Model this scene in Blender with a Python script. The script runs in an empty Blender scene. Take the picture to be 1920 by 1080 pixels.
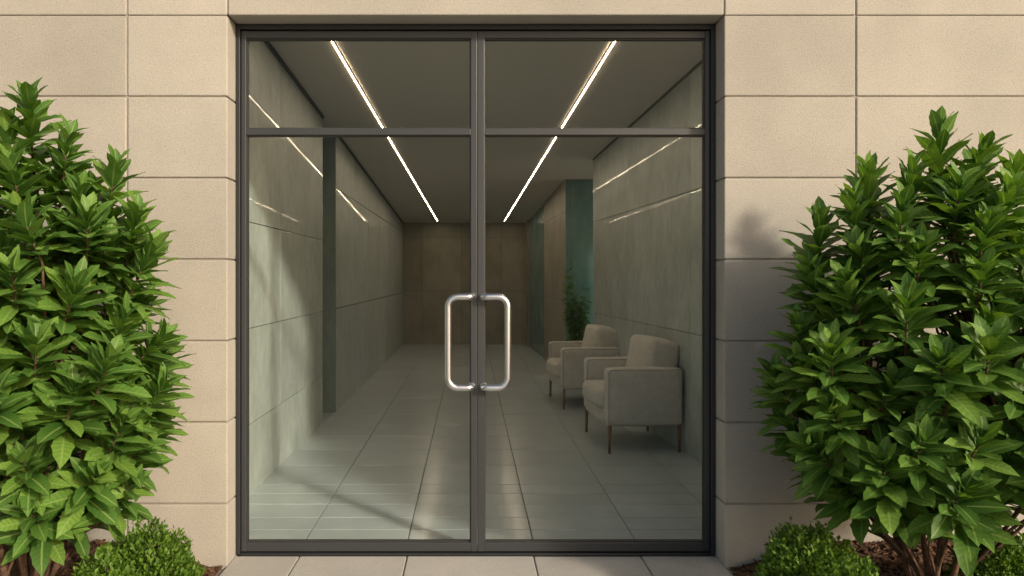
import bpy, math, random
from mathutils import Vector, Matrix
R = random.Random(7)
scene = bpy.context.scene
COL = scene.collection
S = 374.0; EYE = 519/S; D = 3.5
def yk(k): return D*(k-1)

# ------------------------------------------------------------------ materials
def newmat(name):
    m = bpy.data.materials.new(name); m.use_nodes = True
    nt = m.node_tree
    return m, nt, nt.nodes['Principled BSDF']
def noise(nt, scale, detail=6, rough=.6, vec=None):
    n = nt.nodes.new('ShaderNodeTexNoise'); n.inputs['Scale'].default_value = scale
    n.inputs['Detail'].default_value = min(detail, 3); n.inputs['Roughness'].default_value = rough
    if vec: nt.links.new(vec, n.inputs['Vector'])
    return n
def ramp(nt, fac, stops):
    r = nt.nodes.new('ShaderNodeValToRGB'); e = r.color_ramp.elements
    e[0].position, e[0].color = stops[0][0], (*stops[0][1], 1)
    e[1].position, e[1].color = stops[-1][0], (*stops[-1][1], 1)
    for p, c in stops[1:-1]:
        x = e.new(p); x.color = (*c, 1)
    nt.links.new(fac, r.inputs['Fac']); return r
def mix(nt, a, b, fac, mode='MIX'):
    m = nt.nodes.new('ShaderNodeMix'); m.data_type = 'RGBA'; m.blend_type = mode
    for v, i in ((a, 6), (b, 7)):
        if isinstance(v, tuple): m.inputs[i].default_value = (*v, 1)
        else: nt.links.new(v, m.inputs[i])
    if isinstance(fac, (int, float)): m.inputs[0].default_value = fac
    else: nt.links.new(fac, m.inputs[0])
    return m.outputs[2]
def bump(nt, h, strength, dist, bsdf, prev=None):
    b = nt.nodes.new('ShaderNodeBump'); b.inputs['Strength'].default_value = strength
    b.inputs['Distance'].default_value = dist; nt.links.new(h, b.inputs['Height'])
    if prev: nt.links.new(prev, b.inputs['Normal'])
    nt.links.new(b.outputs[0], bsdf.inputs['Normal']); return b.outputs[0]
def coords(nt, scale=(1, 1, 1)):
    t = nt.nodes.new('ShaderNodeTexCoord'); mp = nt.nodes.new('ShaderNodeMapping')
    mp.inputs['Scale'].default_value = scale
    nt.links.new(t.outputs['Object'], mp.inputs['Vector']); return mp.outputs[0]
def island(nt):
    return nt.nodes.new('ShaderNodeNewGeometry').outputs['Random Per Island']
def grey(v): return (v, v, v)

def stone_mat(name, c1, c2, grain=.35, rough=.85, var=.10, mott=2.2):
    m, nt, b = newmat(name); v = coords(nt)
    n1 = noise(nt, mott, 3, .6, v)
    base = ramp(nt, n1.outputs[0], [(.3, c1), (.7, c2)]).outputs[0]
    n2 = noise(nt, 140, 3, .75, v)
    g = ramp(nt, n2.outputs[0], [(.3, grey(.78)), (.5, grey(1.)), (.72, grey(1.09))]).outputs[0]
    c = mix(nt, base, g, .85, 'MULTIPLY')
    isl = ramp(nt, island(nt), [(0, grey(1-var)), (1, grey(1+var*.4))]).outputs[0]
    c = mix(nt, c, isl, 1., 'MULTIPLY')
    nt.links.new(c, b.inputs['Base Color']); b.inputs['Roughness'].default_value = rough
    b.inputs['Specular IOR Level'].default_value = .25
    bump(nt, n2.outputs[0], grain, .0045, b)
    return m
M_stone = stone_mat('limestone', (.355, .337, .305), (.445, .423, .385), .5, .85, .09, 1.3)
M_mortar = stone_mat('stone_backing', (.29, .27, .235), (.35, .325, .285), .3)
M_core = stone_mat('wall_core', (.13, .13, .12), (.17, .165, .15), .1)
M_pave = stone_mat('paving_stone', (.40, .39, .37), (.48, .465, .44), .35, .75, .12)
M_ground = stone_mat('ground_stone', (.46, .42, .355), (.52, .48, .41), .3, .9, .0)

def concrete_mat(name, c1, c2, rough=.6, coat=.35, crough=.04, streak=True, var=.12, lo=.42, mot=.80, bmp=.03, base_coat=0.):
    m, nt, b = newmat(name); v = coords(nt, (1.2, 1.2, .8) if streak else (1, 1, 1))
    n1 = noise(nt, 2.2, 3, .6, v)
    base = ramp(nt, n1.outputs[0], [(.28, c1), (.72, c2)]).outputs[0]
    v2 = coords(nt, (4, 4, 2.2) if streak else (1, 1, 1))
    n2 = noise(nt, 3.0, 3, .75, v2)
    g = ramp(nt, n2.outputs[0], [(.3, grey(mot)), (.7, grey(2-mot-.1))]).outputs[0]
    c = mix(nt, base, g, .8, 'MULTIPLY') if mot < 1 else base
    isl = ramp(nt, island(nt), [(0, grey(1-var)), (1, grey(1+var*.5))]).outputs[0]
    c = mix(nt, c, isl, 1., 'MULTIPLY')
    nt.links.new(c, b.inputs['Base Color'])
    b.inputs['Roughness'].default_value = rough
    b.inputs['Specular IOR Level'].default_value = .35
    if coat:
        cw = ramp(nt, n1.outputs[0], [(lo, grey(base_coat)), (lo+.25, grey(coat))]).outputs[0]
        nt.links.new(cw, b.inputs['Coat Weight'])
    b.inputs['Coat Roughness'].default_value = crough
    if bmp: bump(nt, n2.outputs[0], bmp, .002, b)
    return m
M_conc = concrete_mat('polished_concrete', (.30, .34, .33), (.46, .50, .485), .46, .22, .03, True, .09, .34, .80, .012, .05)
M_conc_far = concrete_mat('board_marked_concrete', (.22, .205, .165), (.31, .285, .235), .6, 0, .1, True, .10, .4, .88)
M_tile = concrete_mat('floor_tile', (.32, .365, .38), (.42, .465, .48), .28, .22, .13, False, .07, .3, .87)
M_ceil = concrete_mat('ceiling_plaster', (.53, .495, .45), (.545, .51, .465), .9, .0, .3, False, 0, .4, 1., 0)
M_teal = concrete_mat('teal_glass_panel', (.07, .155, .16), (.11, .215, .22), .25, .5, .04)
M_tealdark = concrete_mat('smoked_glass_panel', (.16, .20, .195), (.21, .26, .25), .4, .3, .06)
M_shell = stone_mat('unseen_shell', (.4, .38, .34), (.45, .43, .38), .1)

def plain(name, col, rough=.5, metal=0., nscale=60, amt=.12, bmp=.05, coat=0):
    m, nt, b = newmat(name); n = noise(nt, nscale, 3, .6, coords(nt))
    g = ramp(nt, n.outputs[0], [(.3, grey(1-amt)), (.7, grey(1+amt))]).outputs[0]
    c = mix(nt, col, g, 1., 'MULTIPLY'); nt.links.new(c, b.inputs['Base Color'])
    b.inputs['Roughness'].default_value = rough; b.inputs['Metallic'].default_value = metal
    b.inputs['Coat Weight'].default_value = coat
    if bmp: bump(nt, n.outputs[0], bmp, .002, b)
    return m
M_frame = plain('charcoal_aluminium', (.038, .042, .048), .42, .1, 220, .06, .02)
M_frame2 = plain('dark_aluminium', (.022, .025, .029), .44, .1, 220, .06, .02)
M_steel = plain('brushed_steel', (.70, .72, .76), .30, 1., 300, .02, .0)
M_gap_gasket = plain('gap_shade_and_gasket', (.03, .03, .03), .6)  # near-black: painted shade for the ceiling gap, also the door gaskets
M_wood = plain('walnut_leg', (.15, .09, .055), .45, 0, 40, .3)
M_pot = plain('clay_pot', (.06, .055, .05), .5)
M_bark = plain('shrub_bark', (.11, .062, .04), .85, 0, 60, .45, .6)
M_gstem = plain('green_stem', (.15, .21, .045), .6, 0, 60, .2)

m, nt, b = newmat('woven_fabric'); v = coords(nt)
w = noise(nt, 420, 2, .6, v); w2 = noise(nt, 14, 4, .6, v)
c = mix(nt, ramp(nt, w2.outputs[0], [(.3, (.43, .405, .37)), (.7, (.51, .48, .44))]).outputs[0],
        ramp(nt, w.outputs[0], [(.35, grey(.75)), (.65, grey(1.15))]).outputs[0], 1., 'MULTIPLY')
nt.links.new(c, b.inputs['Base Color']); b.inputs['Roughness'].default_value = .95
b.inputs['Sheen Weight'].default_value = .25
p = bump(nt, w2.outputs[0], .3, .01, b); bump(nt, w.outputs[0], .5, .002, b, p)
M_fab = m
M_pipe = plain('fabric_piping', (.31, .28, .245), .9)

m = bpy.data.materials.new('clear_glass'); m.use_nodes = True; nt = m.node_tree; nt.nodes.clear()
o = nt.nodes.new('ShaderNodeOutputMaterial'); tr = nt.nodes.new('ShaderNodeBsdfTransparent')
tr.inputs[0].default_value = (.945, .985, .975, 1)
gl = nt.nodes.new('ShaderNodeBsdfGlossy'); gl.inputs['Roughness'].default_value = .0
lw = nt.nodes.new('ShaderNodeLayerWeight'); lw.inputs[0].default_value = .5
pw = nt.nodes.new('ShaderNodeMath'); pw.operation = 'POWER'; pw.inputs[1].default_value = 5
ma = nt.nodes.new('ShaderNodeMath'); ma.operation = 'MULTIPLY_ADD'; ma.inputs[1].default_value = .9; ma.inputs[2].default_value = .008
nt.links.new(lw.outputs['Facing'], pw.inputs[0]); nt.links.new(pw.outputs[0], ma.inputs[0])
ms = nt.nodes.new('ShaderNodeMixShader')
nt.links.new(ma.outputs[0], ms.inputs[0]); nt.links.new(tr.outputs[0], ms.inputs[1]); nt.links.new(gl.outputs[0], ms.inputs[2])
nt.links.new(ms.outputs[0], o.inputs[0]); M_glass = m

def emis(name, col, st):
    m = bpy.data.materials.new(name); m.use_nodes = True; nt = m.node_tree; nt.nodes.clear()
    o = nt.nodes.new('ShaderNodeOutputMaterial'); em = nt.nodes.new('ShaderNodeEmission')
    em.inputs[0].default_value = (*col, 1); em.inputs[1].default_value = st
    nt.links.new(em.outputs[0], o.inputs[0]); return m
M_led = emis('warm_led', (1, .78, .54), 100)
M_warm_edge = emis('led_warm_edge', (1, .64, .34), 1.1)  # weak warm emission that imitates a glow along the strip edges

def leaf_mat(name, dark, mid, light, rib, rough=.45):
    m, nt, b = newmat(name)
    col = ramp(nt, island(nt), [(0, dark), (.5, mid), (1, light)]).outputs[0]
    uv = nt.nodes.new('ShaderNodeTexCoord'); sp = nt.nodes.new('ShaderNodeSeparateXYZ')
    nt.links.new(uv.outputs['UV'], sp.inputs[0])
    a = nt.nodes.new('ShaderNodeMath'); a.operation = 'ABSOLUTE'; nt.links.new(sp.outputs[0], a.inputs[0])
    rr = ramp(nt, a.outputs[0], [(.04, grey(.8)), (.14, grey(0))]).outputs[0]
    vy = nt.nodes.new('ShaderNodeMath'); vy.operation = 'SUBTRACT'
    nt.links.new(sp.outputs[1], vy.inputs[0])
    am = nt.nodes.new('ShaderNodeMath'); am.operation = 'MULTIPLY'; am.inputs[1].default_value = .12
    nt.links.new(a.outputs[0], am.inputs[0]); nt.links.new(am.outputs[0], vy.inputs[1])
    vm = nt.nodes.new('ShaderNodeMath'); vm.operation = 'MULTIPLY'; vm.inputs[1].default_value = 60
    nt.links.new(vy.outputs[0], vm.inputs[0])
    sn = nt.nodes.new('ShaderNodeMath'); sn.operation = 'SINE'; nt.links.new(vm.outputs[0], sn.inputs[0])
    sv = ramp(nt, sn.outputs[0], [(.0, grey(.78)), (.9, grey(1.14))]).outputs[0]
    col = mix(nt, col, sv, .8, 'MULTIPLY')
    tipf = nt.nodes.new('ShaderNodeMath'); tipf.operation = 'MULTIPLY'; tipf.inputs[1].default_value = .4
    nt.links.new(sp.outputs[1], tipf.inputs[0])
    col = mix(nt, col, light, tipf.outputs[0])  # lighter towards the tip: sunlit highlight painted into the leaf colour
    col = mix(nt, col, rib, rr)
    nt.links.new(col, b.inputs['Base Color']); b.inputs['Roughness'].default_value = rough
    b.inputs['Specular IOR Level'].default_value = .3
    t = nt.nodes.new('ShaderNodeBsdfTranslucent'); nt.links.new(mix(nt, col, (1.4, 1.4, .45), 1., 'MULTIPLY'), t.inputs[0])
    ms = nt.nodes.new('ShaderNodeMixShader'); ms.inputs[0].default_value = .27
    nt.links.new(b.outputs[0], ms.inputs[1]); nt.links.new(t.outputs[0], ms.inputs[2])
    nt.links.new(ms.outputs[0], nt.nodes['Material Output'].inputs[0])
    return m
M_leaf = leaf_mat('shrub_leaf', (.025, .088, .016), (.065, .17, .03), (.165, .30, .05), (.24, .36, .10), .5)  # lightest green includes the warm sun highlight on the tips
M_bleaf = leaf_mat('bamboo_leaf', (.02, .09, .018), (.045, .14, .025), (.08, .20, .035), (.08, .17, .05))
M_box = leaf_mat('box_leaf', (.04, .10, .012), (.08, .175, .02), (.16, .27, .033), (.12, .23, .04))
m, nt, b = newmat('bark_mulch'); v = coords(nt)
n1 = noise(nt, 55, 4, .7, v)
c = ramp(nt, n1.outputs[0], [(.3, (.03, .015, .009)), (.55, (.11, .055, .03)), (.75, (.20, .105, .06))]).outputs[0]
c = mix(nt, c, ramp(nt, island(nt), [(0, grey(.6)), (1, grey(1.6))]).outputs[0], 1., 'MULTIPLY')
nt.links.new(c, b.inputs['Base Color']); b.inputs['Roughness'].default_value = .95
bump(nt, n1.outputs[0], .8, .02, b); M_mulch = m

# ------------------------------------------------------------------ helpers
def obj(name, verts, faces, mat, parent=None, smooth=False, uvs=None):
    me = bpy.data.meshes.new(name); me.from_pydata([tuple(v) for v in verts], [], faces)
    if uvs:
        l = me.uv_layers.new(name='UVMap')
        idx = [0]*len(me.loops); me.loops.foreach_get('vertex_index', idx)
        flat = []
        for i in idx: flat += uvs[i]
        l.data.foreach_set('uv', flat)
    me.materials.append(mat); me.update()
    if smooth: me.polygons.foreach_set('use_smooth', [True]*len(me.polygons))
    ob = bpy.data.objects.new(name, me); COL.objects.link(ob)
    if parent: ob.parent = parent
    return ob
def empty(name, label, cat, loc=(0, 0, 0), group=None):
    e = bpy.data.objects.new(name, None); COL.objects.link(e); e.location = loc; e.empty_display_size = .2
    e['label'] = label; e['category'] = cat
    if group: e['group'] = group
    return e
BF = [(0, 3, 2, 1), (4, 5, 6, 7), (0, 1, 5, 4), (1, 2, 6, 5), (2, 3, 7, 6), (3, 0, 4, 7)]
class Geo:
    def __init__(s): s.v = []; s.f = []; s.uv = []
    def add(s, vs, fs):
        n = len(s.v); s.v += [Vector(v) for v in vs]; s.f += [tuple(n+i for i in f) for f in fs]
    def box(s, x0, x1, y0, y1, z0, z1):
        s.add([(x0, y0, z0), (x1, y0, z0), (x1, y1, z0), (x0, y1, z0), (x0, y0, z1), (x1, y0, z1), (x1, y1, z1), (x0, y1, z1)], BF)
    def prism(s, q, z0, z1):
        s.add([(x, y, z0) for x, y in q]+[(x, y, z1) for x, y in q], BF)
    def beam(s, a, b_, w, h):
        s.add([(a[0]-w/2, a[1], a[2]-h), (a[0]+w/2, a[1], a[2]-h), (b_[0]+w/2, b_[1], b_[2]-h), (b_[0]-w/2, b_[1], b_[2]-h),
               (a[0]-w/2, a[1], a[2]), (a[0]+w/2, a[1], a[2]), (b_[0]+w/2, b_[1], b_[2]), (b_[0]-w/2, b_[1], b_[2])], BF)
    def tube(s, path, rad, n=10, cap=True):
        path = [Vector(p) for p in path]
        if not isinstance(rad, (list, tuple)): rad = [rad]*len(path)
        t0 = (path[1]-path[0]).normalized()
        u = t0.orthogonal().normalized(); base = len(s.v)
        for i, p in enumerate(path):
            t = (path[min(i+1, len(path)-1)]-path[max(i-1, 0)]).normalized()
            u = (u-t*u.dot(t)).normalized(); w = t.cross(u)
            for j in range(n):
                a = 2*math.pi*j/n; s.v.append(p+(u*math.cos(a)+w*math.sin(a))*rad[i])
        for i in range(len(path)-1):
            for j in range(n):
                s.f.append((base+i*n+j, base+i*n+(j+1) % n, base+(i+1)*n+(j+1) % n, base+(i+1)*n+j))
        if cap:
            s.f.append(tuple(base+j for j in reversed(range(n))))
            s.f.append(tuple(base+(len(path)-1)*n+j for j in range(n)))
    def rbox(s, c, h, r, bulge=(0, 0, 0), rot=None, n=10, wob=0.):
        vid = {}; hx = Vector(h); c = Vector(c)
        def P(i, j, k):
            key = (i, j, k)
            if key in vid: return vid[key]
            q = Vector([math.sin((a/n*2-1)*math.pi/2) for a in key])
            p = Vector([q[a]*hx[a] for a in range(3)])
            inn = Vector([max(-hx[a]+r, min(hx[a]-r, p[a])) for a in range(3)])
            dd = p-inn
            if dd.length > 1e-9: p = inn+dd.normalized()*r
            bu = Vector([math.copysign(bulge[a], q[a])*(abs(q[a]) > .99)*(1-q[(a+1) % 3]**2)*(1-q[(a+2) % 3]**2) for a in range(3)])
            p = p+bu
            if wob:
                p += Vector((math.sin(p.y*23+p.z*17), math.sin(p.x*19+p.z*29), math.sin(p.x*25+p.y*21)))*wob
            if rot: p = rot@p
            s.v.append(c+p); vid[key] = len(s.v)-1; return vid[key]
        for a in range(n):
            for b2 in range(n):
                s.f += [(P(a, b2, 0), P(a, b2+1, 0), P(a+1, b2+1, 0), P(a+1, b2, 0)),
                        (P(a, b2, n), P(a+1, b2, n), P(a+1, b2+1, n), P(a, b2+1, n)),
                        (P(a, 0, b2), P(a+1, 0, b2), P(a+1, 0, b2+1), P(a, 0, b2+1)),
                        (P(a, n, b2), P(a, n, b2+1), P(a+1, n, b2+1), P(a+1, n, b2)),
                        (P(0, a, b2), P(0, a, b2+1), P(0, a+1, b2+1), P(0, a+1, b2)),
                        (P(n, a, b2), P(n, a+1, b2), P(n, a+1, b2+1), P(n, a, b2+1))]
    def make(s, name, mat, parent=None, bev=0, smooth=False, seg=2):
        o = obj(name, s.v, s.f, mat, parent, smooth, s.uv or None)
        if bev:
            md = o.modifiers.new('bevel', 'BEVEL'); md.width = bev; md.segments = seg; md.limit_method = 'ANGLE'
        return o

# ------------------------------------------------------------------ building
bld = empty('office_building', 'beige limestone office building with glazed double-door entrance', 'building')
XL, XR, ZT, YF = -1.172, 1.224, 2.65, -.135
g = Geo(); G = .0035
zs = [2.65-.393*i for i in range(8)]
colsL = [-6.4, -5.2, -4.02, -2.84, -1.656, XL]; colsR = [XR, 1.859, 3.04, 4.22, 5.4, 6.6]
for i in range(7):
    z1, z0 = zs[i], zs[i+1]
    for cs in (colsL, colsR):
        for a, b_ in zip(cs[:-1], cs[1:]):
            g.box(a+(G if a not in (XL, XR) else 0), b_-(G if b_ not in (XL, XR) else 0), YF, .049, z0+G, z1-G)
for i in range(4):
    z0 = 2.65+.393*i
    cc = colsL+colsR
    for a, b_ in zip(cc[:-1], cc[1:]):
        g.box(a+G, b_-G, YF, .049, z0+(G if i else 0), z0+.393-G)
facade = g.make('facade_wall', M_stone, bld, .006, seg=3)
g = Geo()
g.box(-6.4, XL-.010, YF+.008, .2, -.3, 4.2); g.box(XR+.010, 6.6, YF+.008, .2, -.3, 4.2)
g.box(XL-.009, XR+.009, YF+.008, .2, ZT+.010, 4.2)
g.make('backing_wall', M_mortar, bld)

def zc(k): return EYE+(631-70*(k-1))/S
KF = 4.1; YB = yk(KF)
g = Geo(); ks = [1.012, 1.095, 1.151, 1.218, 1.278, 1.334]
while ks[-1] < KF+.1: ks.append(ks[-1]+.135)
xs = [-3.03, -2.49, -1.95, -1.41, -.87, -.33, .33, .87, 1.41, 1.95, 2.49, 3.03]
for k0, k1 in zip(ks[:-1], ks[1:]):
    for a, b_ in zip(xs[:-1], xs[1:]):
        g.box(a+.0025, b_-.0025, yk(k0)+.0025, yk(k1)-.0025, -.05, R.uniform(-.0006, .0006))
g.make('tile_floor', M_tile, bld, .0025)
g = Geo(); g.box(-3.03, 3.03, .06, YB+.4, -.12, -.006); g.make('floor_grout', M_core, bld)
g = Geo(); za, zb = zc(1.0), zc(KF+.2)
g.add([(-3, 0.2, za), (3.0, 0.2, za), (3.0, yk(KF+.2), zb), (-3, yk(KF+.2), zb),
       (-3, 0.2, za+.3), (3.0, 0.2, za+.3), (3.0, yk(KF+.2), zb+.3), (-3, yk(KF+.2), zb+.3)], BF)
g.make('ceiling', M_ceil, bld)
for x0, x1 in ((-370/S, -243/S), (386/S, 252/S)):
    def lp(k, dx=0, off=0): return (x0+(x1-x0)*(k-1)/(KF-1)+dx, yk(k), zc(k)+.003+off)
    g = Geo(); g.beam(lp(1.07), lp(KF-.1), .007, .009); o = g.make('ceiling_light', M_led, bld)
    o['label'] = 'glowing warm white linear ceiling light'
    g = Geo()
    for s_ in (-1, 1): g.beam(lp(1.07, s_*.0098), lp(KF-.1, s_*.0098), .012, .0095)
    g.make('light_warm_edge', M_warm_edge, o)  # glowing side strips added to give each light a warm edge
    g = Geo()
    for s_ in (-1, 1): g.beam(lp(1.07, s_*.0182), lp(KF-.1, s_*.0182), .004, .0105)
    g.make('light_trim', M_frame, o)

def wall(name, p0, p1, th, zlist, splits, mat, parent=bld, gap=.0024):
    p0 = Vector(p0); p1 = Vector(p1); d = p1-p0; n = Vector((-d.y, d.x)).normalized()*th; L = d.length; dd = d/L
    g = Geo()
    ts = [0]+splits+[1]
    for a, b_ in zip(ts[:-1], ts[1:]):
        A = p0+d*a+dd*(gap if a > 0 else 0); B = p0+d*b_-dd*(gap if b_ < 1 else 0)
        for z0, z1 in zip(zlist[:-1], zlist[1:]):
            q = [A, B, B+n, A+n] if th > 0 else [B, A, A+n, B+n]
            g.prism([(p.x, p.y) for p in q], z0+(gap if z0 > .01 else -.04), z1-gap)
    o = g.make(name, mat, parent, .0015)
    g2 = Geo(); q = [p0+n*.08, p1+n*.08, p1+n*1.02, p0+n*1.02]
    if th < 0: q = [q[1], q[0], q[3], q[2]]
    q = [(p.x, p.y) for p in q]
    g2.prism(q, -.1, zlist[-1]-.01); g2.make('wall_core', M_core, parent)
    return o
xl1 = -524/S; xl2 = -517/S
wall('interior_wall', (xl1, .2), (xl1, yk(1.892)), .22, [0, .45, 1.06, 1.735, 3.3], [.5], M_conc)
wall('interior_wall', (xl2, yk(2.05)), (xl2, YB), .6, [0, 1.06, 2.3, 3.3], [.16, .32, .48, .64, .8], M_conc, bld, .004)
g = Geo(); g.box(xl2-.6, xl2+.003, yk(2.05)-.03, yk(2.05)-.002, .0, 3.2); g.make('smoked_panel', M_tealdark, bld, .002)
def xr(k): return (645-92*(k-1.46))/S
wall('interior_wall', (xr(1.057), .2), (xr(2.42), yk(2.42)), -.25, [0, .95, 2.05, 3.3], [.36, .7], M_conc)
kT = 2.78
g = Geo(); e = [495/S, 533/S, 690/S, 1000/S]
for a, b_ in zip(e[:-1], e[1:]): g.box(a+.004, b_-.004, yk(kT), yk(kT)+.04, 0.0, 3.1)
g.make('teal_panel', M_teal, bld, .003)
def xf(k): return (495-55.3*(k-kT))/S
wall('interior_wall', (xf(kT)-.002, yk(kT)), (xf(3.35), yk(3.35)), -.3, [0, 1.06, 2.3, 3.1], [.5], M_conc_far)
g = Geo(); ka = [3.36, 3.65, 3.95]
for a, b_ in zip(ka[:-1], ka[1:]):
    g.prism([(xf(a)+.02, yk(a)+.01), (xf(a)+.06, yk(a)+.01), (xf(b_)+.06, yk(b_)-.01), (xf(b_)+.02, yk(b_)-.01)], 0, 3.1)
g.make('teal_panel', M_teal, bld, .003)
wall('interior_wall', (xf(3.96), yk(3.96)), (xf(KF), YB), -.3, [0, 1.06, 2.3, 3.1], [], M_conc_far)
wall('interior_wall', (3.0, YB), (-3.0, YB), -.3, [0, 1.1, 2.2, 3.1], [.32, .395, .53, .665], M_conc_far, bld, .004)
g = Geo()
g.beam((xl1+.006, .2, zc(1.057)+.01), (xl1+.006, yk(1.892), zc(1.892)+.01), .012, .035)
g.beam((xl2+.006, yk(2.05), zc(2.05)+.01), (xl2+.006, YB, zc(KF)+.01), .012, .035)
g.beam((xr(1.057)-.004, .2, zc(1.057)+.01), (xr(2.42)-.004, yk(2.42), zc(2.42)+.01), .008, .022)
g.make('ceiling_gap_shade', M_gap_gasket, bld)  # dark strips painting the shade of a gap between wall and ceiling
g = Geo()
g.box(-3.4, -3.05, .2, yk(1.892)-.1, -.3, 4.2); g.box(-3.4, -3.05, yk(2.05), YB+.9, -.3, 4.2)
g.box(3.05, 3.4, .2, yk(2.3), -.3, 4.2); g.box(3.05, 3.4, yk(kT)-.03, YB+.9, -.3, 4.2)
g.box(3.05, 3.4, yk(2.3), yk(kT)-.03, 2.9, 4.2); g.box(-3.4, -3.05, yk(1.892)-.1, yk(2.05), 2.7, 4.2)  # side openings cut to let daylight and sun reach the inner panels
g.box(-3.4, 3.4, YB+.7, YB+.9, -.3, 4.2); g.box(-3.4, 3.4, .2, YB+.9, 3.9, 4.15)
g.make('light_blocking_shell', M_shell, bld)  # unseen enclosure added to keep outside light out of the lobby

def X(p): return (p-882)/S
def Z(p): return EYE-(p-519)/S
g = Geo(); fy0, fy1 = -.02, .06
g.box(XL+.001, X(452), fy0, fy1, 0.0, ZT-.001); g.box(X(1331), XR-.001, fy0, fy1, 0.0, ZT-.001)
g.box(X(452)+.0005, X(1331)-.0005, fy0, fy1, Z(57), ZT-.001)
g.box(X(452)+.0005, X(1331)-.0005, fy0+.005, fy1, -.01, .006)
g.make('door_frame', M_frame2, bld, .003)
def door(x0, x1, sx):
    gl0, gl1 = (X(462), X(882.5)) if sx < 0 else (X(908.5), X(1321.5))
    g = Geo(); y0, y1 = -.006, .044; zb_, zt_ = .012, Z(58.5)
    g.box(x0, gl0, y0, y1, zb_, zt_); g.box(gl1, x1, y0, y1, zb_, zt_)
    for a, b_ in ((zb_, Z(1017)), (Z(253.5), Z(241)), (Z(72), zt_)):
        g.box(gl0-.0005, gl1+.0005, y0+.0015, y1-.0015, a, b_)
    d = g.make('door', M_frame, bld, .003)
    gg = Geo(); t = .005
    for za_, zb2 in ((Z(1017), Z(253.5)), (Z(241), Z(72))):
        gg.box(gl0, gl0+t, .006, .03, za_, zb2); gg.box(gl1-t, gl1, .006, .03, za_, zb2)
        gg.box(gl0+t, gl1-t, .006, .03, za_, za_+t); gg.box(gl0+t, gl1-t, .006, .03, zb2-t, zb2)
    gg.make('gasket', M_gap_gasket, d)
    for za_, zb2 in ((Z(1017), Z(253.5)), (Z(241), Z(72))):
        q = Geo(); q.add([(gl0+.003, .018, za_+.003), (gl1-.003, .018, za_+.003), (gl1-.003, .018, zb2-.003), (gl0+.003, .018, zb2-.003)], [(0, 1, 2, 3)]); q.make('glass_pane', M_glass, d)
    hx = gl1+.004 if sx < 0 else gl0-.004
    ox = X(841) if sx < 0 else X(951)
    zt2, zb3 = Z(556), Z(724); r = .05; yo = -.055
    pts = [(hx, y0-.001, zt2)]
    for a in range(0, 91, 15):
        an = math.radians(a); pts.append((hx+sx*(.02-.02*math.cos(an)), yo+.02-.02*math.sin(an), zt2))
    def arc(cx, cz, a0, a1):
        for i in range(9):
            an = math.radians(a0+(a1-a0)*i/8); pts.append((cx+r*math.cos(an), yo, cz+r*math.sin(an)))
    if sx < 0:
        arc(ox+r, zt2-r, 90, 180); arc(ox+r, zb3+r, 180, 270)
    else:
        arc(ox-r, zt2-r, 90, 0); arc(ox-r, zb3+r, 0, -90)
    for a in range(90, -1, -15):
        an = math.radians(a); pts.append((hx+sx*(.02-.02*math.cos(an)), yo+.02-.02*math.sin(an), zb3))
    pts.append((hx, y0-.001, zb3))
    g = Geo(); g.tube(pts, .0165, 18)
    for zz in (zt2, zb3): g.tube([(hx, y0-.001, zz), (hx, y0-.007, zz)], .020, 20)
    g.make('handle', M_steel, d, 0, True)
door(X(452)+.002, X(895)-.001, -1)
door(X(895)+.001, X(1331)-.002, 1)

# ------------------------------------------------------------------ ground, paving, mulch
def struct(o): o['kind'] = 'structure'; return o
g = Geo(); g.add([(-300, -300, -.16), (300, -300, -.16), (300, 300, -.16), (-300, 300, -.16)], [(0, 1, 2, 3)])
struct(g.make('ground', M_ground))
g = Geo(); px = [XL-.02, -.85, -.315, .315, .85, XR+.02]
ys = [-.022, -.62, -1.22, -1.82, -2.42, -3.02, -3.62, -4.22, -4.82, -5.4]
for y1, y0 in zip(ys[:-1], ys[1:]):
    for a, b_ in zip(px[:-1], px[1:]):
        aa, bb = a+.003, b_-.003
        if y1 > -.1:
            aa = max(aa, XL+.002); bb = min(bb, XR-.002)
        g.box(aa, bb, y0+.003, y1-.001, -.07, R.uniform(-.001, .001)-.004)
struct(g.make('pavement', M_pave, None, .004))
g = Geo(); g.box(XL-.03, XR+.03, -5.4, YF-.0, -.155, -.02); struct(g.make('pavement_bedding', M_mortar))
from mathutils import noise as mn
def hbed(x, y):
    e = (XL-.02-x) if x < 0 else (x-XR-.02)
    t = max(0, min(1, e/.45)); t = t*t*(3-2*t)
    return -.012+.125*t+.022*mn.noise(Vector((x*4, y*4, 0)))*t+.012*mn.noise(Vector((x*17, y*17, 3)))
g = Geo()
for side in (-1, 1):
    x0, x1 = (-4.6, XL-.022) if side < 0 else (XR+.022, 4.6)
    nx, ny = 110, 80; base = len(g.v)
    for j in range(ny+1):
        for i in range(nx+1):
            x = x0+(x1-x0)*i/nx; y = -3.3+(YF+.01+3.3)*j/ny
            g.v.append(Vector((x, y, hbed(x, y))))
    for j in range(ny):
        for i in range(nx):
            a = base+j*(nx+1)+i; g.f.append((a, a+1, a+nx+2, a+nx+1))
    for _ in range(5200):
        x = R.uniform(max(x0, -2.6), min(x1, 2.9)); y = R.uniform(-1.9, YF-.01)
        l, w_, h_ = R.uniform(.008, .024), R.uniform(.004, .009), R.uniform(.002, .004)
        m3 = Matrix.Rotation(R.uniform(0, 6.28), 3, 'Z')@Matrix.Rotation(R.gauss(0, .35), 3, 'Y')@Matrix.Rotation(R.gauss(0, .4), 3, 'X')
        c = Vector((x, y, hbed(x, y)+R.uniform(.001, .01)))
        g.add([c+m3@Vector((a*l, b2*w_, cc*h_)) for cc in (-1, 1) for a, b2 in ((-1, -1), (1, -1), (.8, 1), (-.9, .8))], BF)
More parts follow.
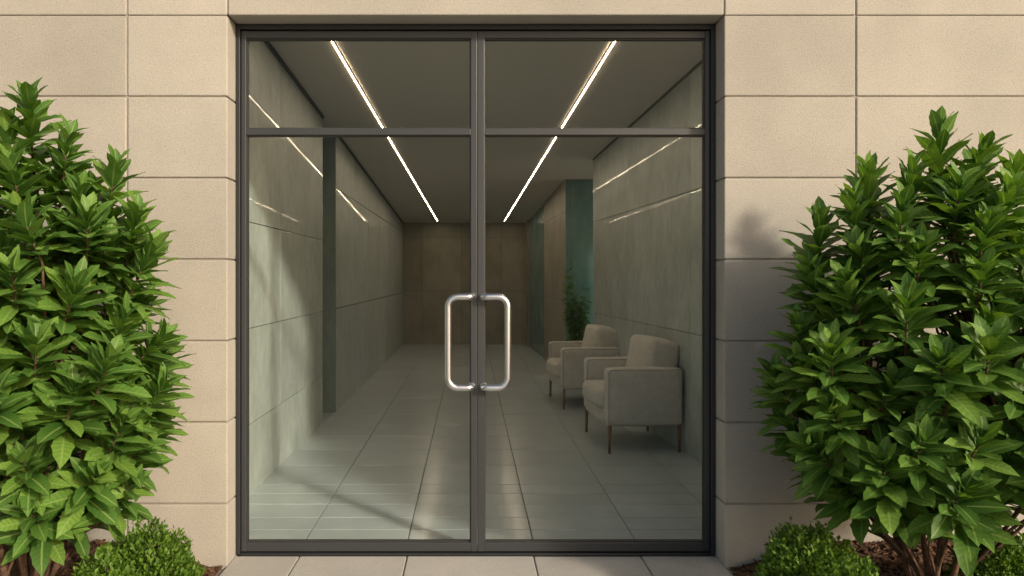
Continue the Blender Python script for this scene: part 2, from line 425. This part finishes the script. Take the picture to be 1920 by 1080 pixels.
struct(g.make('mulch_bed', M_mulch))

# ------------------------------------------------------------------ leaves
def add_leaf(g, p, d, n, L, W, droop=.25, fold=.25, segs=6, wav=0., ser=0.):
    d = d.normalized(); n = (n-d*n.dot(d)).normalized(); s_ = d.cross(n); base = len(g.v)
    ph = R.uniform(0, 6); tw = R.uniform(-.3, .3)
    for i in range(segs+1):
        t = i/segs
        w = W*.5*(math.sin(math.pi*min(1, t**1.1*.96+.035))**.85)*(1 if t < .99 else 0.02)
        if ser and 0 < i < segs: w *= 1+(ser if i % 2 else -ser)
        c = p+d*(L*t*(1-.12*droop*t))-n*(droop*L*t*t)
        sr = s_*math.cos(tw*t)+n*math.sin(tw*t)
        wv = wav*W*math.sin(ph+t*11)
        g.v += [c-sr*w+n*(fold*w+wv), c, c+sr*w+n*(fold*w-wv)]
        g.uv += [(-1, t), (0, t), (1, t)]
    for i in range(segs):
        a = base+i*3; g.f += [(a, a+1, a+4, a+3), (a+1, a+2, a+5, a+4)]
UP = Vector((0, 0, 1))
def shrub(name, cx, cy, prof, leaders, label, ntips, seed, squash=.72):
    global R
    R = random.Random(seed)
    base = hbed(cx, cy)
    e = empty(name, label, 'shrub', (0, 0, 0), 'broad-leaved shrubs beside the entrance')
    e.location = (cx, cy, base)
    st = Geo(); fo = Geo()
    def rad(z):
        for (z0, r0), (z1, r1) in zip(prof[:-1], prof[1:]):
            if z0 <= z <= z1: return r0+(r1-r0)*(z-z0)/(z1-z0)
        return 0.02
    z0, z1 = prof[0][0], prof[-1][0]; rmax = max(p[1] for p in prof)
    ymax = YF-.06-cy
    tips = []
    for lx, lz in leaders: tips.append((Vector((lx, R.uniform(-.08, .05), lz)), 1., 0))
    nlead = len(tips)
    tries = 0
    while len(tips) < ntips and tries < 60000:
        tries += 1
        z = R.uniform(z0, z1); rr = rad(z)
        if R.random() > (rr/rmax)+.12: continue
        a = R.uniform(0, 2*math.pi); f = R.choice([1, 1, 1, R.uniform(.3, .95)])
        f *= R.uniform(.80, 1.10)
        x = math.cos(a)*rr*f; y = math.sin(a)*rr*f*squash
        if y > ymax-.06: y = R.uniform(ymax-.2, ymax-.06)
        p = Vector((x, y, z))
        if any((p-q[0]).length < (.150 if f > .8 else .17) for q in tips): continue
        tips.append((p, f, a))
    trunk = []
    for i in range(11):
        a = 2*math.pi*i/11+R.uniform(-.3, .3); r1 = R.uniform(.15, .33)
        top = Vector((math.cos(a)*r1*1.1, math.sin(a)*r1*.7, R.uniform(.5, .8)))
        b0 = Vector((math.cos(a)*.05, math.sin(a)*.04, -.04))
        pts = [b0]
        for t in (.25, .5, .75, 1):
            pts.append(b0.lerp(top, t)+Vector((R.gauss(0, .014), R.gauss(0, .014), -.05*math.sin(t*math.pi))))
        st.tube(pts, [.015, .012, .011, .009, .008], 7); trunk.append((pts, top))
    for ti, (p, f, a) in enumerate(tips):
        out = Vector((p.x, p.y/squash, 0))
        out = out.normalized() if out.length > .01 else Vector((0, -1, 0))
        hrel = max(0, min(1, (p.z-z0)/(z1-z0)))
        ax = (out*(.78-.58*hrel)+UP*(.8+.4*hrel)+Vector((R.gauss(0, .14), R.gauss(0, .14)-.18, 0))).normalized()
        lead = ti < nlead
        tp = min(trunk, key=lambda t: (t[1]-p).length)[0]
        src = tp[2] if p.z < .55 else tp[4]
        if p.z < src.z+.05: src = tp[1]
        ln = R.uniform(.30, .36) if lead else R.uniform(.17, .25)
        b0 = p-ax*ln
        mid = src.lerp(b0, .5)+Vector((0, 0, -.02))
        st.tube([src, mid, b0, p-ax*ln*.5, p], [.007, .006, .005, .0045, .003], 5, False)
        nl = R.randint(29, 33) if lead else R.randint(23, 27); ph = R.uniform(0, 6.28)
        u = ax.orthogonal().normalized(); v = ax.cross(u)
        sz = R.uniform(.92, 1.15)
        for i in range(nl):
            t = i/(nl-1)
            an = ph+i*2.39996+R.gauss(0, .15)
            rd = u*math.cos(an)+v*math.sin(an)
            tilt = math.radians(73-57*t**1.4+R.gauss(0, 6))
            d = ax*math.cos(tilt)+rd*math.sin(tilt)
            nrm = ax*math.sin(tilt)-rd*math.cos(tilt)
            L = (.164*(1-.42*t**2.2))*sz*R.uniform(.87, 1.1)
            pp = b0+ax*(ln*(.1+.9*t))
            q = pp+d*L
            if q.y > ymax: d = Vector((d.x, -abs(d.y)*.3, d.z))
            add_leaf(fo, pp, d, nrm, L, L*R.uniform(.33, .41), R.uniform(.05, .33), R.uniform(.15, .4), 9, .05, .07)
    st.make('stems', M_bark, e, 0, True)
    fo.make('foliage', M_leaf, e, 0, True)
    return e
kS = .79; ySh = yk(kS); GB = .11
def prof_px(pts): return [(EYE-(y-519)*kS/S-GB, r*kS/S) for y, r in reversed(pts)]
def lead_px(pts, cx): return [((x-882)*kS/S-cx, EYE-(y+28-519)*kS/S-GB) for x, y in pts]
LX = (45-882)*kS/S; RX = (1765-882)*kS/S
shrub('shrub', LX, ySh, prof_px([(230, 15), (285, 90), (400, 185), (520, 214), (640, 238), (745, 258), (830, 240), (910, 190), (940, 130)]),
      lead_px([(60, 162), (130, 226), (205, 285), (262, 372), (15, 212), (-40, 190), (165, 335), (290, 434)], LX),
      'tall leafy green shrub in mulch against stone wall', 122, 11)
shrub('shrub', RX, ySh, prof_px([(310, 15), (350, 120), (430, 200), (510, 230), (600, 252), (710, 276), (820, 272), (895, 225), (925, 140)]),
      lead_px([(1775, 220), (1640, 300), (1548, 388), (1882, 296), (1518, 480), (1835, 262), (1710, 292), (1950, 362), (1780, 334), (1595, 352)], RX),
      'broad leafy green shrub shading the stone wall', 128, 23)

def lowshrub(cx, cy, rx, h, seed, n=5200):
    global R
    R = random.Random(seed)
    z0 = hbed(cx, cy)-.01
    e = empty('low_shrub', 'small rounded fine-leaved shrub growing in mulch', 'shrub', (cx, cy, z0), 'low shrubs in the mulch beds')
    fo = Geo(); st = Geo()
    for _ in range(n):
        a = R.uniform(0, 2*math.pi); el = math.asin(R.random()**.8) if R.random() < .85 else 0
        f = R.random()**.22
        dirv = Vector((math.cos(a)*math.cos(el), math.sin(a)*math.cos(el), math.sin(el)))
        lump = 1+.14*mn.noise(dirv*3.5+Vector((seed, 0, 0)))+.10*mn.noise(dirv*9+Vector((0, seed, 0)))
        p = Vector((dirv.x*rx, dirv.y*rx*.85, dirv.z*h*.92+.02))*f*lump
        d = (dirv+UP*.5+Vector((R.gauss(0, .6), R.gauss(0, .6), R.gauss(0, .4)))).normalized()
        nn = (dirv+Vector((R.gauss(0, .6), R.gauss(0, .6), .3))).normalized()
        if abs(nn.dot(d)) > .95: nn = d.orthogonal()
        L = R.uniform(.015, .025)
        add_leaf(fo, p, d, nn, L, L*.6, .15, .3, 2)
    for i in range(40):
        a = R.uniform(0, 6.28); el = R.uniform(.2, 1.5); dv = Vector((math.cos(a)*math.cos(el)*rx, math.sin(a)*math.cos(el)*rx*.85, math.sin(el)*h))
        st.tube([(0, 0, -.02), dv*.5, dv*.88], [.004, .003, .0015], 4, False)
    st.make('stems', M_bark, e); fo.make('foliage', M_box, e)
def low_px(px, k, rpx, toppx, seed, n=5200):
    x = (px-882)*k/S; y = yk(k); top = EYE-(toppx-519)*k/S
    lowshrub(x, y, rpx*k/S, top-hbed(x, y)+.01, seed, n)
low_px(278, .78, 106, 980, 1, 10500)
low_px(195, .71, 80, 1030, 2, 6500)
low_px(1515, .78, 103, 976, 3, 10500)
low_px(1880, .78, 90, 998, 4, 8500)
low_px(1610, .70, 62, 1044, 5, 5000)

# ------------------------------------------------------------------ armchairs
def chair(loc):
    e = empty('armchair', 'taupe fabric armchair with walnut legs against concrete wall', 'armchair', (0, 0, 0), 'armchairs along the lobby wall')
    W, DD = .83, .60; hw, hd = W/2, DD/2
    g = Geo(); g.rbox((-.012, 0, .275), (hd-.004, hw-.12, .06), .012); g.make('seat_base', M_fab, e, 0, True)
    g = Geo(); g.rbox((-.11, 0, .405), (.235, hw-.132, .078), .04, (.012, 0, .020), None, 12, .0016); g.make('seat_cushion', M_fab, e, 0, True)
    for s_ in (-1, 1):
        g = Geo(); y = s_*(hw-.066)
        g.rbox((0, y, .44), (hd, .066, .225), .030, (.004, .005, .008), None, 12, .0016)
        o = g.make('arm', M_fab, e, 0, True)
        q = Geo()
        for yy in (y-.060, y+.060):
            a, b_, c0, c1 = -hd+.008, hd-.008, .225, .656; r = .026
            pts = []
            for (cx_, cz_, a0) in ((b_-r, c1-r, 0), (a+r, c1-r, 90), (a+r, c0+r, 180), (b_-r, c0+r, 270)):
                for i in range(5):
                    an = math.radians(a0+i*22.5); pts.append((cx_+r*math.cos(an), yy, cz_+r*math.sin(an)))
            pts.append(pts[0]); q.tube(pts, .0038, 6, False)
        q.make('piping', M_pipe, o, 0, True)
    g = Geo(); g.rbox((hd-.05, 0, .47), (.045, hw-.13, .25), .025); g.make('back_frame', M_fab, e, 0, True)
    rot = Matrix.Rotation(math.radians(9), 3, 'Y')
    g = Geo(); g.rbox((hd-.118, 0, .66), (.125, hw-.12, .21), .048, (.022, .0, .012), rot, 14, .0025); g.make('back_cushion', M_fab, e, 0, True)
    for sx in (-1, 1):
        for sy in (-1, 1):
            g = Geo(); x, y = sx*(hd-.022), sy*(hw-.03)
            g.tube([(x+sx*.003, y+sy*.002, 0), (x, y, .222)], [.011, .016], 8); g.make('leg', M_wood, e, 0, True)
    e.location = loc; e.rotation_euler = (0, 0, math.radians(4)); return e
def dup(e, loc):
    def cp(o, par):
        c = o.copy(); COL.objects.link(c)
        if par: c.parent = par
        for ch in [x for x in o.children]: cp(ch, c)
        return c
    n = cp(e, None); n.location = loc; return n
c1 = chair((1.345, 2.385, 0)); c2 = dup(c1, (1.245, 4.22, 0)); c2.scale = (1.04, 1.0, .96)

# ------------------------------------------------------------------ potted bamboo
R = random.Random(5)
pxx, pyy = 200*2.62/S, yk(2.62)
e = empty('potted_plant', 'tall potted bamboo plant beside teal glass panel', 'plant', (pxx, pyy, 0))
g = Geo(); g.tube([(0, 0, 0), (0, 0, .01), (0, 0, .3), (0, 0, .32), (0, 0, .32)], [.11, .115, .15, .155, .13], 24); g.make('pot', M_pot, e, 0, True)
st = Geo(); fo = Geo()
for i in range(20):
    a = R.uniform(0, 6.28); r = R.uniform(.02, .22); H = R.uniform(.85, 1.48)
    top = Vector((math.cos(a)*r, math.sin(a)*r*.8, H)); b0 = Vector((math.cos(a)*.05, math.sin(a)*.05, .28))
    pts = [b0.lerp(top, t)+Vector((R.gauss(0, .006), 0, 0)) for t in (0, .33, .66, 1)]
    st.tube(pts, [.006, .005, .004, .002], 6, False)
    for j in range(44):
        t = R.uniform(.3, 1); p = b0.lerp(top, t); an = R.uniform(0, 6.28)
        d = Vector((math.cos(an), math.sin(an), R.uniform(-.3, .9)))
        add_leaf(fo, p, d, UP+Vector((R.gauss(0, .3), R.gauss(0, .3), 0)), R.uniform(.08, .14), .026, .4, .2, 4)
st.make('stems', M_gstem, e, 0, True); fo.make('foliage', M_bleaf, e, 0, True)

# ------------------------------------------------------------------ light, world, camera
ts = Vector((.62, -.63, .40)).normalized()
sun = bpy.data.lights.new('sun', 'SUN'); sun.energy = 3.5; sun.angle = math.radians(4.5); sun.color = (1, .87, .69)
so = bpy.data.objects.new('sun', sun); COL.objects.link(so); so.rotation_euler = ts.to_track_quat('Z', 'Y').to_euler()
so.location = ts*20
w = bpy.data.worlds.new('World'); scene.world = w; w.use_nodes = True; nt = w.node_tree
bg = nt.nodes['Background']; sky = nt.nodes.new('ShaderNodeTexSky'); sky.sky_type = 'NISHITA'; sky.sun_disc = False
sky.sun_elevation = math.asin(ts.z); sky.sun_rotation = math.atan2(ts.x, ts.y); sky.dust_density = 3
mx = nt.nodes.new('ShaderNodeMix'); mx.data_type = 'RGBA'; mx.blend_type = 'MULTIPLY'; mx.inputs[0].default_value = 1
mx.inputs[7].default_value = (1.18, 1.06, .90, 1)
nt.links.new(sky.outputs[0], mx.inputs[6]); nt.links.new(mx.outputs[2], bg.inputs[0]); bg.inputs[1].default_value = .15
cam = bpy.data.cameras.new('camera'); co = bpy.data.objects.new('camera', cam); COL.objects.link(co)
co.location = (0, -D, EYE); co.rotation_euler = (math.radians(90), 0, 0)
cam.sensor_width = 36; cam.lens = S*D/1920*36; cam.shift_x = 78/1920; cam.shift_y = -21/1920; cam.clip_end = 1000; cam.clip_start = .05
scene.camera = co
scene.view_settings.view_transform = 'Standard'; scene.view_settings.look = 'None'; scene.view_settings.exposure = 0
